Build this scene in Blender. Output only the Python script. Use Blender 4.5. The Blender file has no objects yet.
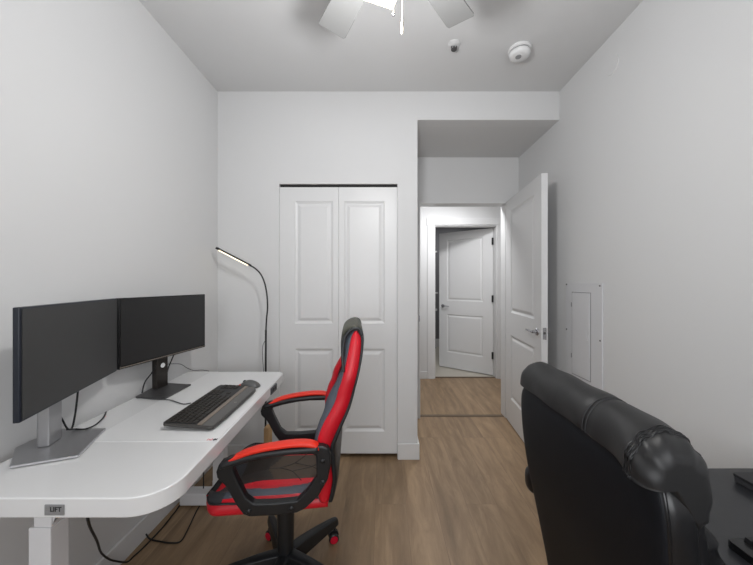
import bpy, bmesh, math, random
from mathutils import Vector, Matrix
random.seed(7)
C = bpy.context.scene.collection
PI = math.pi
F, U0, V0, H = 300.0, 383.0, 283.0, 1.313      # focal in px, vanishing point, eye height
def PY(u, v, y): return Vector(((u-U0)/F*y, y, H-(v-V0)/F*y))
def PZ(u, v, z):
    y = F*(H-z)/(v-V0); return Vector(((u-U0)/F*y, y, z))
def PX(u, v, x):
    y = F*x/(u-U0); return Vector((x, y, H-(v-V0)/F*y))

# ---------------------------------------------------------------- materials
def lin(c):
    return tuple((x/255/12.92 if x/255 <= .04045 else ((x/255+.055)/1.055)**2.4) for x in c)
def mat(name, rgb, rough=.5, metal=0, noise=0, nscale=20, bump=0, bscale=60, coat=0, emit=0, spec=.5, trans=0, stretch=(1,1,1), bdist=.002):
    m = bpy.data.materials.new(name); m.use_nodes = True
    nt = m.node_tree; b = nt.nodes['Principled BSDF']
    c = (*lin(rgb), 1)
    b.inputs['Base Color'].default_value = c
    b.inputs['Roughness'].default_value = rough
    b.inputs['Metallic'].default_value = metal
    b.inputs['Specular IOR Level'].default_value = spec
    b.inputs['Coat Weight'].default_value = coat
    b.inputs['Transmission Weight'].default_value = trans
    if emit:
        b.inputs['Emission Color'].default_value = c; b.inputs['Emission Strength'].default_value = emit
    tc = nt.nodes.new('ShaderNodeTexCoord'); mp = nt.nodes.new('ShaderNodeMapping')
    mp.inputs['Scale'].default_value = stretch
    nt.links.new(tc.outputs['Object'], mp.inputs['Vector'])
    n = nt.nodes.new('ShaderNodeTexNoise'); n.inputs['Scale'].default_value = nscale
    n.inputs['Detail'].default_value = 4
    nt.links.new(mp.outputs['Vector'], n.inputs['Vector'])
    r = nt.nodes.new('ShaderNodeMapRange')
    amt = noise if noise else .015
    r.inputs['To Min'].default_value = 1-amt; r.inputs['To Max'].default_value = 1+amt
    nt.links.new(n.outputs['Fac'], r.inputs['Value'])
    hs = nt.nodes.new('ShaderNodeHueSaturation'); hs.inputs['Color'].default_value = c
    nt.links.new(r.outputs['Result'], hs.inputs['Value'])
    nt.links.new(hs.outputs['Color'], b.inputs['Base Color'])
    if bump:
        n2 = nt.nodes.new('ShaderNodeTexNoise'); n2.inputs['Scale'].default_value = bscale
        n2.inputs['Detail'].default_value = 3
        nt.links.new(mp.outputs['Vector'], n2.inputs['Vector'])
        bp = nt.nodes.new('ShaderNodeBump'); bp.inputs['Strength'].default_value = bump
        bp.inputs['Distance'].default_value = bdist
        nt.links.new(n2.outputs['Fac'], bp.inputs['Height'])
        nt.links.new(bp.outputs['Normal'], b.inputs['Normal'])
    return m

M = {}
M['wall'] = mat('wall_paint', (210,210,210), .8, noise=.01, nscale=3, bump=.05, bscale=400)
M['ceil'] = mat('ceiling_paint', (208,208,208), .9, noise=.01, nscale=3, bump=.05, bscale=300)
M['trim'] = mat('trim_paint', (214,214,214), .4, noise=.01)
M['door'] = mat('door_paint', (214,214,214), .38, noise=.01)
M['desk'] = mat('white_laminate', (218,218,218), .12, noise=.008, coat=.3)
M['deskm'] = mat('white_powder_coat', (216,216,218), .4, noise=.01)
M['mat'] = mat('white_desk_mat', (226,226,226), .16, noise=.006, coat=.2)
M['black'] = mat('black_plastic', (24,24,26), .45, noise=.05)
M['blackg'] = mat('black_gloss', (14,14,16), .25, noise=.05)
M['frame'] = mat('black_nylon', (21,23,26), .42, noise=.06, bump=.15, bscale=300)
M['screen'] = mat('matte_screen', (22,22,23), .34, noise=.01, spec=.6)
M['screenl'] = mat('matte_grey_screen', (44,44,44), .40, noise=.01, spec=.6)
M['bezelb'] = mat('blue_black_bezel', (22,27,38), .35)
M['silver'] = mat('brushed_silver', (168,168,170), .33, .75, noise=.04, nscale=60, stretch=(1,12,1))
M['edge'] = mat('polished_silver_edge', (225,225,228), .25, .6)
M['gun'] = mat('gunmetal', (92,91,92), .4, .6, noise=.04)
M['dstem'] = mat('dark_bronze_stand', (46,42,39), .35, .5)
M['chrome'] = mat('satin_chrome', (185,185,188), .25, 1)
M['red'] = mat('red_leatherette', (196,14,34), .42, noise=.06, nscale=9, bump=.25, bscale=220)
M['redpad'] = mat('orange_red_arm_pad', (222,44,22), .45, noise=.06, nscale=9, bump=.2, bscale=220)
M['blackl'] = mat('black_leatherette', (27,29,32), .45, noise=.08, bump=.3, bscale=220)
M['olive'] = mat('dark_olive_headrest', (54,54,42), .5, noise=.1, bump=.3, bscale=220)
M['nose'] = mat('charcoal_leatherette', (52,55,59), .5, noise=.08, bump=.3, bscale=200)
M['greyl'] = mat('slate_grey_leatherette', (74,80,90), .5, noise=.08, nscale=14, bump=.3, bscale=200)
M['brownp'] = mat('dark_brown_quilted_panel', (66,54,42), .5, noise=.18, nscale=8, bump=.5, bscale=25)
M['brownd'] = mat('black_brown_panel', (36,31,28), .5, noise=.15, nscale=8, bump=.4, bscale=25)
M['leather'] = mat('black_soft_leather', (20,20,22), .34, noise=.1, nscale=5, bump=.55, bscale=9, bdist=.008)
M['leatherp'] = mat('charcoal_bonded_leather', (14,16,21), .55, spec=.22, noise=.06, nscale=4, bump=.08, bscale=300)
M['leatherh'] = mat('charcoal_headrest_leather', (31,31,32), .47, spec=.4, noise=.1, nscale=4, bump=.3, bscale=10, bdist=.006)
M['stitch'] = mat('dark_stitching', (48,48,50), .7)
M['piping'] = mat('black_piping', (16,16,18), .3)
M['kb'] = mat('graphite_keyboard', (58,56,54), .42, noise=.04)
M['kbt'] = mat('taupe_keyboard_strip', (122,112,102), .4, noise=.03)
M['key'] = mat('black_keycaps', (34,30,26), .5)
M['keyl'] = mat('key_legend_grey', (150,146,140), .5)
M['palm'] = mat('graphite_palm_rest', (84,83,82), .38, noise=.03)
M['mouse'] = mat('grey_mouse_shell', (88,88,88), .3, .2)
M['orange'] = mat('orange_accent', (214,74,44), .5)
M['bdesk'] = mat('black_desktop', (38,39,42), .3, noise=.05, bump=.05, bscale=300)
M['laptop'] = mat('dark_laptop_shell', (36,36,39), .4, .3)
M['laptops'] = mat('laptop_edge', (66,66,68), .4, .4)
M['cable'] = mat('black_cable', (13,13,14), .5)
M['cableg'] = mat('dark_grey_cable', (60,60,62), .5)
M['tile'] = mat('beige_tile', (190,184,172), .4, noise=.03)
M['card'] = mat('cardboard', (184,150,108), .8, noise=.06, stretch=(1,1,8))
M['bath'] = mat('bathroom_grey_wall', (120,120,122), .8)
M['dark'] = mat('dark_gap', (22,22,22), .8)
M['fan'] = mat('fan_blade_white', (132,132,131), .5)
M['lamp'] = mat('warm_light_panel', (255,244,214), .5, emit=1.6)
M['led'] = mat('warm_led_strip', (255,240,205), .5, emit=1.6)
M['fob'] = mat('ivory_pull_fob', (170,166,150), .5)
M['panelw'] = mat('panel_cover_paint', (208,208,210), .5)
M['plate'] = mat('silver_badge', (150,150,151), .4, .5, noise=.05)
M['ink'] = mat('black_ink', (42,42,44), .6)
M['redink'] = mat('red_ink', (196,70,84), .6)
M['display'] = mat('smoked_display', (72,74,78), .2)
M['glass'] = mat('window_glass', (235,240,245), .02, trans=1)
M['detect'] = mat('detector_white', (220,220,220), .45)
M['detg'] = mat('detector_grey', (140,140,141), .5)
M['caster'] = mat('red_caster_disc', (210,16,52), .35)
M['strip'] = mat('dark_threshold', (96,80,64), .5)

def floor_mat():
    m = bpy.data.materials.new('oak_laminate_planks'); m.use_nodes = True
    nt = m.node_tree; N = nt.nodes; L = nt.links; b = N['Principled BSDF']
    tc = N.new('ShaderNodeTexCoord'); mp = N.new('ShaderNodeMapping')
    mp.inputs['Rotation'].default_value = (0,0,PI/2); mp.inputs['Location'].default_value = (.11,.045,0)
    L.new(tc.outputs['Object'], mp.inputs['Vector'])
    br = N.new('ShaderNodeTexBrick')
    br.inputs['Scale'].default_value = 1; br.inputs['Brick Width'].default_value = 1.22
    br.inputs['Row Height'].default_value = .18; br.inputs['Mortar Size'].default_value = .0012
    br.inputs['Mortar Smooth'].default_value = .2; br.offset = .37; br.offset_frequency = 3
    br.inputs['Color1'].default_value = (0,0,0,1); br.inputs['Color2'].default_value = (1,1,1,1)
    br.inputs['Mortar'].default_value = (.5,.5,.5,1)
    L.new(mp.outputs['Vector'], br.inputs['Vector'])
    # per-plank value shifts the grain
    add = N.new('ShaderNodeVectorMath'); add.operation = 'MULTIPLY_ADD'
    add.inputs[1].default_value = (3.1, 5.7, 9.0)
    L.new(br.outputs['Color'], add.inputs[0])
    st = N.new('ShaderNodeMapping'); st.inputs['Scale'].default_value = (.8, 4.2, 1)
    L.new(mp.outputs['Vector'], st.inputs['Vector']); L.new(st.outputs['Vector'], add.inputs[2])
    g1 = N.new('ShaderNodeTexNoise'); g1.inputs['Scale'].default_value = 2.6; g1.inputs['Detail'].default_value = 7
    g1.inputs['Roughness'].default_value = .62; g1.inputs['Distortion'].default_value = 1.4
    L.new(add.outputs['Vector'], g1.inputs['Vector'])
    g2 = N.new('ShaderNodeTexNoise'); g2.inputs['Scale'].default_value = 14; g2.inputs['Detail'].default_value = 5
    g2.inputs['Distortion'].default_value = .5
    L.new(add.outputs['Vector'], g2.inputs['Vector'])
    wv = N.new('ShaderNodeTexWave'); wv.wave_type = 'RINGS'; wv.inputs['Scale'].default_value = .9
    wv.inputs['Distortion'].default_value = 5; wv.inputs['Detail'].default_value = 3
    L.new(add.outputs['Vector'], wv.inputs['Vector'])
    mx = N.new('ShaderNodeMath'); mx.operation = 'MULTIPLY_ADD'; mx.inputs[1].default_value = .74
    L.new(g1.outputs['Fac'], mx.inputs[0])
    m2 = N.new('ShaderNodeMath'); m2.operation = 'MULTIPLY'; m2.inputs[1].default_value = .16
    L.new(g2.outputs['Fac'], m2.inputs[0]); 
    m3 = N.new('ShaderNodeMath'); m3.operation = 'MULTIPLY_ADD'; m3.inputs[1].default_value = .10
    L.new(wv.outputs['Fac'], m3.inputs[0]); L.new(m2.outputs[0], m3.inputs[2]); L.new(m3.outputs[0], mx.inputs[2])
    cr = N.new('ShaderNodeValToRGB'); e = cr.color_ramp.elements
    e[0].position = .28; e[0].color = (*lin((118,95,71)),1)
    e[1].position = .72; e[1].color = (*lin((164,138,108)),1)
    x = cr.color_ramp.elements.new(.5); x.color = (*lin((140,116,89)),1)
    L.new(mx.outputs[0], cr.inputs['Fac'])
    sep = N.new('ShaderNodeSeparateColor'); L.new(br.outputs['Color'], sep.inputs['Color'])
    mr = N.new('ShaderNodeMapRange'); mr.inputs['To Min'].default_value = .90; mr.inputs['To Max'].default_value = 1.1
    L.new(sep.outputs[0], mr.inputs['Value'])
    hs = N.new('ShaderNodeHueSaturation'); L.new(cr.outputs['Color'], hs.inputs['Color']); L.new(mr.outputs['Result'], hs.inputs['Value'])
    mix = N.new('ShaderNodeMix'); mix.data_type = 'RGBA'; mix.inputs['B'].default_value = (*lin((92,76,60)),1)
    L.new(hs.outputs['Color'], mix.inputs['A'])
    mm = N.new('ShaderNodeMath'); mm.operation = 'MULTIPLY'; mm.inputs[1].default_value = .45
    L.new(br.outputs['Fac'], mm.inputs[0]); L.new(mm.outputs[0], mix.inputs['Factor'])
    L.new(mix.outputs['Result'], b.inputs['Base Color'])
    b.inputs['Roughness'].default_value = .42
    bp = N.new('ShaderNodeBump'); bp.inputs['Strength'].default_value = .15; bp.inputs['Distance'].default_value = .001
    L.new(mx.outputs[0], bp.inputs['Height']); L.new(bp.outputs['Normal'], b.inputs['Normal'])
    return m
M['floor'] = floor_mat()

# ---------------------------------------------------------------- mesh helpers (world coordinates)
ORG = {}
def obj(name, bm, m, parent=None, smooth=False, bevel=0, subsurf=0, origin=None, bseg=2):
    if parent is not None: org = ORG[parent.name]
    else: org = Vector(origin) if origin is not None else Vector((0,0,0))
    bmesh.ops.recalc_face_normals(bm, faces=bm.faces)
    me = bpy.data.meshes.new(name); 
    bm.transform(Matrix.Translation(-org)); bm.to_mesh(me); bm.free()
    if not isinstance(m, (list, tuple)): m = [m]
    for x in m: me.materials.append(x)
    o = bpy.data.objects.new(name, me); C.objects.link(o)
    if parent is not None: o.parent = parent
    else: o.location = org
    ORG[o.name] = org
    if smooth:
        for p in me.polygons: p.use_smooth = True
    if bevel:
        b = o.modifiers.new('bevel', 'BEVEL'); b.width = bevel; b.segments = bseg; b.limit_method = 'ANGLE'; b.angle_limit = .6
        for p in me.polygons: p.use_smooth = True
        w = o.modifiers.new('wn', 'WEIGHTED_NORMAL'); w.keep_sharp = True
    if subsurf:
        s = o.modifiers.new('sub', 'SUBSURF'); s.levels = subsurf; s.render_levels = subsurf
    return o
def thing(name, label, cat, loc, group=None):
    o = bpy.data.objects.new(name, None); C.objects.link(o); o.location = loc
    o.empty_display_size = .05
    o['label'] = label; o['category'] = cat
    if group: o['group'] = group
    ORG[o.name] = Vector(loc); return o
def tag(o, label, cat, group=None):
    o['label'] = label; o['category'] = cat
    if group: o['group'] = group
    return o
def struct(o, label=None):
    o['kind'] = 'structure'
    if label: o['label'] = label
    return o
def sroot(name, loc=(0,0,0)):
    o = bpy.data.objects.new(name, None); C.objects.link(o); o.location = loc
    ORG[o.name] = Vector(loc); o['kind'] = 'structure'; return o
def box(x0,x1,y0,y1,z0,z1, bm=None, mt=0):
    bm = bm or bmesh.new()
    v = [bm.verts.new((x,y,z)) for x in (x0,x1) for y in (y0,y1) for z in (z0,z1)]
    for q in ((0,1,3,2),(4,6,7,5),(0,4,5,1),(2,3,7,6),(0,2,6,4),(1,5,7,3)):
        f = bm.faces.new([v[i] for i in q]); f.material_index = mt
    return bm
def rings(rs, bm=None, closed=False, cap=True, mt=0):
    """skin a list of vertex rings"""
    bm = bm or bmesh.new()
    V = [[bm.verts.new(p) for p in r] for r in rs]
    n = len(rs[0]); m = len(rs)
    for i in range(m if closed else m-1):
        a, b = V[i], V[(i+1) % m]
        for k in range(n):
            f = bm.faces.new((a[k], a[(k+1)%n], b[(k+1)%n], b[k])); f.material_index = mt
    if cap and not closed:
        bm.faces.new(V[0][::-1]).material_index = mt; bm.faces.new(V[-1]).material_index = mt
    return bm
def prism(poly, axis, a, b, bm=None, mt=0):
    """extrude a 2D polygon along axis from a to b; poly holds the two other coordinates in xyz order"""
    def w(p, t):
        return {'x':(t,p[0],p[1]), 'y':(p[0],t,p[1]), 'z':(p[0],p[1],t)}[axis]
    return rings([[w(p,a) for p in poly],[w(p,b) for p in poly]], bm, mt=mt)
def tube(pts, r, n=10, bm=None, smooth=True, mt=0):
    pts = [Vector(p) for p in pts]
    if smooth and len(pts) > 2:
        out = []
        for i in range(len(pts)-1):
            p0 = pts[max(i-1,0)]; p1 = pts[i]; p2 = pts[i+1]; p3 = pts[min(i+2,len(pts)-1)]
            for s in range(6):
                t = s/6
                out.append(.5*((2*p1)+(-p0+p2)*t+(2*p0-5*p1+4*p2-p3)*t*t+(-p0+3*p1-3*p2+p3)*t**3))
        out.append(pts[-1]); pts = out
    rs = []; up = None
    for i, p in enumerate(pts):
        t = (pts[min(i+1,len(pts)-1)]-pts[max(i-1,0)]).normalized()
        if up is None: up = Vector((0,0,1)) if abs(t.z) < .9 else Vector((1,0,0))
        s = t.cross(up).normalized(); up = s.cross(t).normalized()
        rr = r(i/(len(pts)-1)) if callable(r) else r
        rs.append([p + rr*(math.cos(2*PI*k/n)*s + math.sin(2*PI*k/n)*up) for k in range(n)])
    return rings(rs, bm, mt=mt)
def lathe(prof, c, n=32, bm=None, M4=None, mt=0):
    """prof: (r,z) list; c centre"""
    rs = []
    for r, z in prof:
        ring = [Vector((max(r,1e-4)*math.cos(2*PI*k/n), max(r,1e-4)*math.sin(2*PI*k/n), z)) for k in range(n)]
        if M4: ring = [M4 @ p for p in ring]
        rs.append([Vector(c)+p for p in ring])
    return rings(rs, bm, mt=mt)
def srect(cx, cy, hx, hy, e=4, n=28):
    out = []
    for k in range(n):
        t = 2*PI*k/n; c, s = math.cos(t), math.sin(t)
        out.append((cx+hx*math.copysign(abs(c)**(2/e), c), cy+hy*math.copysign(abs(s)**(2/e), s)))
    return out
def rrect(x0,x1,y0,y1,r,n=6):
    """rounded rectangle; r may be 4 radii (x1y1, x0y1, x0y0, x1y0)"""
    if not isinstance(r,(tuple,list)): r = (r,)*4
    P = []
    for (cx,cy,sx,sy,a0),rr in zip(((x1,y1,-1,-1,0),(x0,y1,1,-1,PI/2),(x0,y0,1,1,PI),(x1,y0,-1,1,1.5*PI)), r):
        for k in range(n+1):
            a = a0+PI/2*k/n
            P.append((cx+sx*rr+rr*math.cos(a), cy+sy*rr+rr*math.sin(a)))
    return P
def seg_interp(rows, n):
    """smooth-interpolate rows of numbers to n rows"""
    out = []
    m = len(rows)-1
    for i in range(n):
        t = i/(n-1)*m; k = min(int(t), m-1); f = t-k
        p0 = rows[max(k-1,0)]; p1 = rows[k]; p2 = rows[k+1]; p3 = rows[min(k+2,m)]
        out.append([.5*((2*b)+(-a+c)*f+(2*a-5*b+4*c-d)*f*f+(-a+3*b-3*c+d)*f**3) for a,b,c,d in zip(p0,p1,p2,p3)])
    return out

# ================================================================= THE SETTING
XL, XR, YB, YC, YN = -1.235, 1.317, -1.15, 2.24, 2.91
ZC, ZN = 2.743, 2.531
XE = .257                                  # end of the closet wall
struct(obj('floor', box(-2.4,2.6,YB-.1,4.16,-.06,0), M['floor']))
struct(obj('floor_bathroom', box(.2,2.6,4.16,6.3,-.06,-.001), M['tile']))
bm = box(XL-.12,XR+.12,YB-.1,YC+.12,ZC,ZC+.1)
struct(obj('ceiling', bm, M['ceil']))
struct(obj('ceiling_niche', box(XE-.1,XR+.02,YC+.10,YN+.02,ZN,ZN+.08), M['ceil']))
struct(obj('ceiling_hall', box(-2.4,2.6,YN+.1,6.3,2.52,2.6), M['ceil']))
struct(obj('wall_left', box(XL-.1,XL,YB,YC+.1,0,ZC), M['wall']))
struct(obj('wall_right', box(XR,XR+.1,YB,YN+.1,0,ZC), M['wall']))
# wall behind the camera with an unseen, presumed window opening
bm = box(XL,-.75,YB-.1,YB,0,ZC); box(.85,XR,YB-.1,YB,0,ZC,bm); box(-.75,.85,YB-.1,YB,0,.85,bm); box(-.75,.85,YB-.1,YB,2.3,ZC,bm)
struct(obj('wall_back', bm, M['wall']))
w = sroot('window_1', (.05,YB,.85))
bm = box(-.75,-.70,YB-.09,YB-.02,.85,2.3); box(.80,.85,YB-.09,YB-.02,.85,2.3,bm)
box(-.70,.80,YB-.09,YB-.02,.85,.90,bm); box(-.70,.80,YB-.09,YB-.02,2.25,2.3,bm); box(.03,.07,YB-.08,YB-.03,.90,2.25,bm)
obj('window_frame', bm, M['trim'], w)
obj('pane', box(-.70,.80,YB-.06,YB-.055,.90,2.25), M['glass'], w)
# closet wall: left strip, header, right strip, header over the niche
CX0, CX1, CZ = -.776, .108, 2.053
bm = box(XL,CX0,YC,YC+.1,0,ZC); box(CX1,XE,YC,YC+.1,0,ZC,bm); box(CX0,CX1,YC,YC+.1,CZ,ZC,bm); box(XE,XR,YC,YC+.1,ZN,ZC,bm)
struct(obj('wall_front', bm, M['wall']))
struct(obj('wall_niche', box(XE-.1,XE,YC+.1,YN+.1,0,ZN+.05), M['wall']))
bm = box(CX0-.05,CX1+.03,YC+.6,YC+.65,0,2.4); box(CX0-.1,CX0-.05,YC+.1,YC+.65,0,2.4,bm); box(CX0-.05,CX1+.03,YC+.1,YC+.65,2.35,2.4,bm)
struct(obj('wall_closet', bm, M['wall']))
# wall with the bedroom doorway
DX0, DX1, DZ = .345, 1.207, 2.10
bm = box(XE,DX0,YN,YN+.12,0,ZN); box(DX1,XR,YN,YN+.12,0,ZN,bm); box(DX0,DX1,YN,YN+.12,DZ,ZN,bm)
struct(obj('wall_doorway', bm, M['wall']))
# hallway
bm = box(-2.4,XE,3.03,3.06,0,2.52); box(XR,2.6,3.03,3.06,0,2.52,bm)
struct(obj('wall_hall_near', bm, M['wall']))
BX0, BX1, BZ, YH = .70, 1.572, 2.11, 4.12
bm = box(-2.4,BX0,YH,YH+.11,0,2.52); box(BX1,2.6,YH,YH+.11,0,2.52,bm); box(BX0,BX1,YH,YH+.11,BZ,2.52,bm)
struct(obj('wall_hall_far', bm, M['wall']))
struct(obj('wall_hall_left', box(-2.45,-2.4,3.0,4.3,0,2.52), M['wall']))
struct(obj('wall_hall_right', box(2.6,2.65,3.0,6.3,0,2.52), M['wall']))
bm = box(.2,2.6,6.2,6.3,0,2.52); box(.15,.2,4.23,6.3,0,2.52,bm)
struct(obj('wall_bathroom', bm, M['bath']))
struct(obj('baseboard_bathroom', box(.2,2.6,6.17,6.2,0,.16), M['trim']))
# baseboards
BH = .108; BT = .014
def bboard(name, bm): return struct(obj(name, bm, M['trim'], bevel=.003))
bboard('baseboard_left', box(XL,XL+BT,YB,YC,0,BH))
bboard('baseboard_front', box(XL+BT,CX0-.01,YC-BT,YC,0,BH))
bm = box(CX1+.002,XE+BT,YC-BT,YC,0,BH+.01); box(XE,XE+BT,YC,YN,0,BH+.01,bm)
bboard('baseboard_closet_end', bm)
bboard('baseboard_right', box(XR-BT,XR,YB,YN,0,BH))
bboard('baseboard_back', box(XL+BT,XR-BT,YB,YB+BT,0,BH))
bboard('baseboard_hall', box(-2.4,BX0-.09,YH-BT,YH,0,.10))
# bathroom door casing
bm = box(BX0-.088,BX0,YH-.016,YH,0,BZ); box(BX1,BX1+.088,YH-.016,YH,0,BZ,bm); box(BX0-.10,BX1+.10,YH-.018,YH,BZ,BZ+.092,bm)
struct(obj('trim_1', bm, M['trim'], bevel=.002))
bm = box(BX0,BX0+.018,YH,YH+.11,0,BZ); box(BX1-.018,BX1,YH,YH+.11,0,BZ,bm); box(BX0+.018,BX1-.018,YH,YH+.11,BZ-.018,BZ,bm)
struct(obj('trim_2', bm, M['trim'], bevel=.002))
# bedroom doorway jamb and narrow stop
bm = box(DX0,DX0+.016,YN-.006,YN+.124,0,DZ); box(DX1-.016,DX1,YN+.01,YN+.124,0,DZ,bm); box(DX0+.016,DX1-.016,YN-.006,YN+.124,DZ-.016,DZ,bm)
struct(obj('trim_3', bm, M['trim'], bevel=.002))
struct(obj('trim_4', box(DX0+.02,DX1-.02,YN+.03,YN+.075,0,.004), M['strip'], bevel=.002))
struct(obj('trim_5', box(BX0+.018,BX1-.018,YH+.03,YH+.075,-.001,.006), M['strip'], bevel=.002))
# thin shadow-gap bead round closet opening
bm = box(CX1,CX1+.004,YC-.002,YC+.02,0,CZ)
struct(obj('trim_6', bm, M['trim'], bevel=.001))

def leaf_bm(w, h, T, panels, bm=None):
    """panelled leaf in local x (width), y (0 front .. T back), z"""
    bm = bm or bmesh.new()
    xs = sorted({0,w,*[p[0] for p in panels],*[p[1] for p in panels]})
    zs = sorted({0,h,*[p[2] for p in panels],*[p[3] for p in panels]})
    for y, s in ((0,1),(T,-1)):
        for i in range(len(xs)-1):
            for j in range(len(zs)-1):
                a = (xs[i],xs[i+1],zs[j],zs[j+1])
                if any(abs(a[0]-p[0])<1e-6 and abs(a[2]-p[2])<1e-6 and abs(a[3]-p[3])<1e-6 for p in panels):
                    prev = None
                    for ins, d in ((0,0),(.004,.004),(.016,.009),(.022,.009),(.040,.002),(.046,.001)):
                        q = [(a[0]+ins,a[2]+ins),(a[1]-ins,a[2]+ins),(a[1]-ins,a[3]-ins),(a[0]+ins,a[3]-ins)]
                        vs = [bm.verts.new((p[0], y+s*d, p[1])) for p in q]
                        if prev:
                            for k in range(4): bm.faces.new((prev[k],prev[(k+1)%4],vs[(k+1)%4],vs[k]))
                        prev = vs
                    bm.faces.new(prev)
                else:
                    bm.faces.new([bm.verts.new(p) for p in ((a[0],y,a[2]),(a[1],y,a[2]),(a[1],y,a[3]),(a[0],y,a[3]))])
    for x in (0,w):
        bm.faces.new([bm.verts.new(p) for p in ((x,0,0),(x,T,0),(x,T,h),(x,0,h))])
    for z in (0,h):
        bm.faces.new([bm.verts.new(p) for p in ((0,0,z),(w,0,z),(w,T,z),(0,T,z))])
    bmesh.ops.remove_doubles(bm, verts=bm.verts, dist=1e-5)
    return bm
# closet bifold: door_1
d = sroot('door_1', ((CX0+CX1)/2, YC+.03, 0))
d['label'] = 'white two-leaf bifold closet door with raised panels'
lw = (CX1-CX0-.0026)/2
for x in (CX0+.0003, CX0+.0003+lw+.0018):
    left = x < -.5
    px0, px1 = ((.115,lw-.04) if left else (.04,lw-.095))
    bm = leaf_bm(lw, 1.998, .034, [(px0,px1,.165,.785),(px0,px1,.975,1.892)])
    bm.transform(Matrix.Translation((x, YC+.012, .034)))
    obj('door_leaf', bm, M['door'], d)
obj('door_track', box(CX0+.002,CX1-.002,YC+.022,YC+.05,CZ-.022,CZ-.001), M['dark'], d)
obj('bottom_pivot', box(CX0+.003,CX0+.03,YC+.03,YC+.05,0,.033), M['dark'], d)

PAN = [(.14,.66,.235,.82),(.14,.66,1.03,1.965)]
def lever(T, hx, z, side, root, yf, yb, direction):
    """lever sets on both faces in local leaf coordinates, T maps local->world"""
    for y0, s in ((yf,-1),(yb,1)):
        bm = lathe([(.0,0),(.027,0),(.027,.006),(.024,.010),(.011,.012),(.011,.038),(.0,.038)], (0,0,0), 24)
        rot = Matrix.Rotation(PI/2 if s<0 else -PI/2, 4, 'X')
        bm.transform(T @ Matrix.Translation((hx,y0,z)) @ rot)
        h = obj('door_handle', bm, M['chrome'], root, smooth=False, bevel=.001)
        bm = tube([(hx,y0+s*.036,z),(hx+direction*.02,y0+s*.042,z),(hx+direction*.06,y0+s*.042,z+.002),(hx+direction*.115,y0+s*.038,z-.001)], lambda t: .009-.003*t)
        bm.transform(T); obj('lever', bm, M['chrome'], h, smooth=True)
# bedroom door: door_2
hinge = Vector((1.19, 2.905, 0)); free = Vector((1.122, 2.125, 0))
ax = (free-hinge).normalized(); W = (free-hinge).length
# local x = hinge->free ; local y -> away from visible face (towards +X)
yv = Vector((-ax.y, ax.x, 0))
if yv.x < 0: yv = -yv
T = Matrix(((ax.x,yv.x,0,hinge.x),(ax.y,yv.y,0,hinge.y),(0,0,1,.012),(0,0,0,1)))
d = sroot('door_2', hinge); d['label'] = 'open white two-panel bedroom door with lever handle'
bm = leaf_bm(W, 2.078, .043, PAN); bm.transform(T)
obj('door_leaf', bm, M['door'], d)
lever(T, W-.065, .945, 1, d, 0, .043, -1)
bm = box(W-.0005,W+.0015,.009,.034,.90,.985); bm.transform(T); obj('latch_plate', bm, M['chrome'], d)
bm = lathe([(0,0),(.009,0),(.008,.006),(0,.006)], (0,0,0), 12); bm.transform(T @ Matrix.Translation((W,.0215,.945)) @ Matrix.Rotation(PI/2,4,'Y')); obj('latch_bolt', bm, M['gun'], d)
for z in (.22,1.04,1.86):
    bm = lathe([(0,0),(.007,0),(.007,.09),(0,.09)], (0,0,0), 10); bm.transform(T @ Matrix.Translation((-.004,.05,z))); obj('hinge', bm, M['chrome'], d)
# bathroom door: door_3 (hinged right, swung into the bathroom)
hinge = Vector((1.552, 4.232, 0)); free = Vector((.885, 4.72, 0))
ax = (free-hinge).normalized(); W = (free-hinge).length
yv = Vector((-ax.y, ax.x, 0)); yv = yv if yv.y > 0 else -yv
T = Matrix(((ax.x,yv.x,0,hinge.x),(ax.y,yv.y,0,hinge.y),(0,0,1,.012),(0,0,0,1)))
d = sroot('door_3', hinge); d['label'] = 'ajar white two-panel door across the hallway with black hinges'
bm = leaf_bm(W, 2.078, .04, [(.14,W-.13,.235,.82),(.14,W-.13,1.03,1.965)]); bm.transform(T)
obj('door_leaf', bm, M['door'], d)
lever(T, W-.065, .945, 1, d, 0, .04, -1)
for z in (.24,1.04,1.85):
    o = obj('hinge', box(1.530,1.553,4.214,4.230,z,z+.10), M['black'], d); o['label'] = 'black hinge'
# small strike plate on bedroom jamb
struct(obj('trim_7', box(DX0+.001,DX0+.012,YN-.0085,YN-.006,.94,1.0), M['chrome']))

# bathroom vanity
v = thing('vanity_cabinet', 'sliver of white vanity cabinet seen past the ajar hallway door', 'cabinet', (.5,5.6,0))
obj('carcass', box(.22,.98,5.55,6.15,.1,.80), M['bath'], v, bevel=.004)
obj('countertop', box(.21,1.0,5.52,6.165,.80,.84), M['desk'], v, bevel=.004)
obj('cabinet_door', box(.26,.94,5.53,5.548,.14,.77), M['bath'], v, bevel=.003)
o = obj('wall_shelf', box(.22,1.1,5.98,6.19,1.10,1.13), M['desk'], bevel=.003)
box_ = tag(o, 'white shelf on the bathroom wall above the vanity', 'shelf')
o = obj('towel_bar', tube([(.3,6.19,1.95),(.3,6.12,1.95),(1.1,6.12,1.95),(1.1,6.19,1.95)], .018, smooth=False), M['trim'])
tag(o, 'white rail high on the bathroom wall above the shelf', 'rail')

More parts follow.
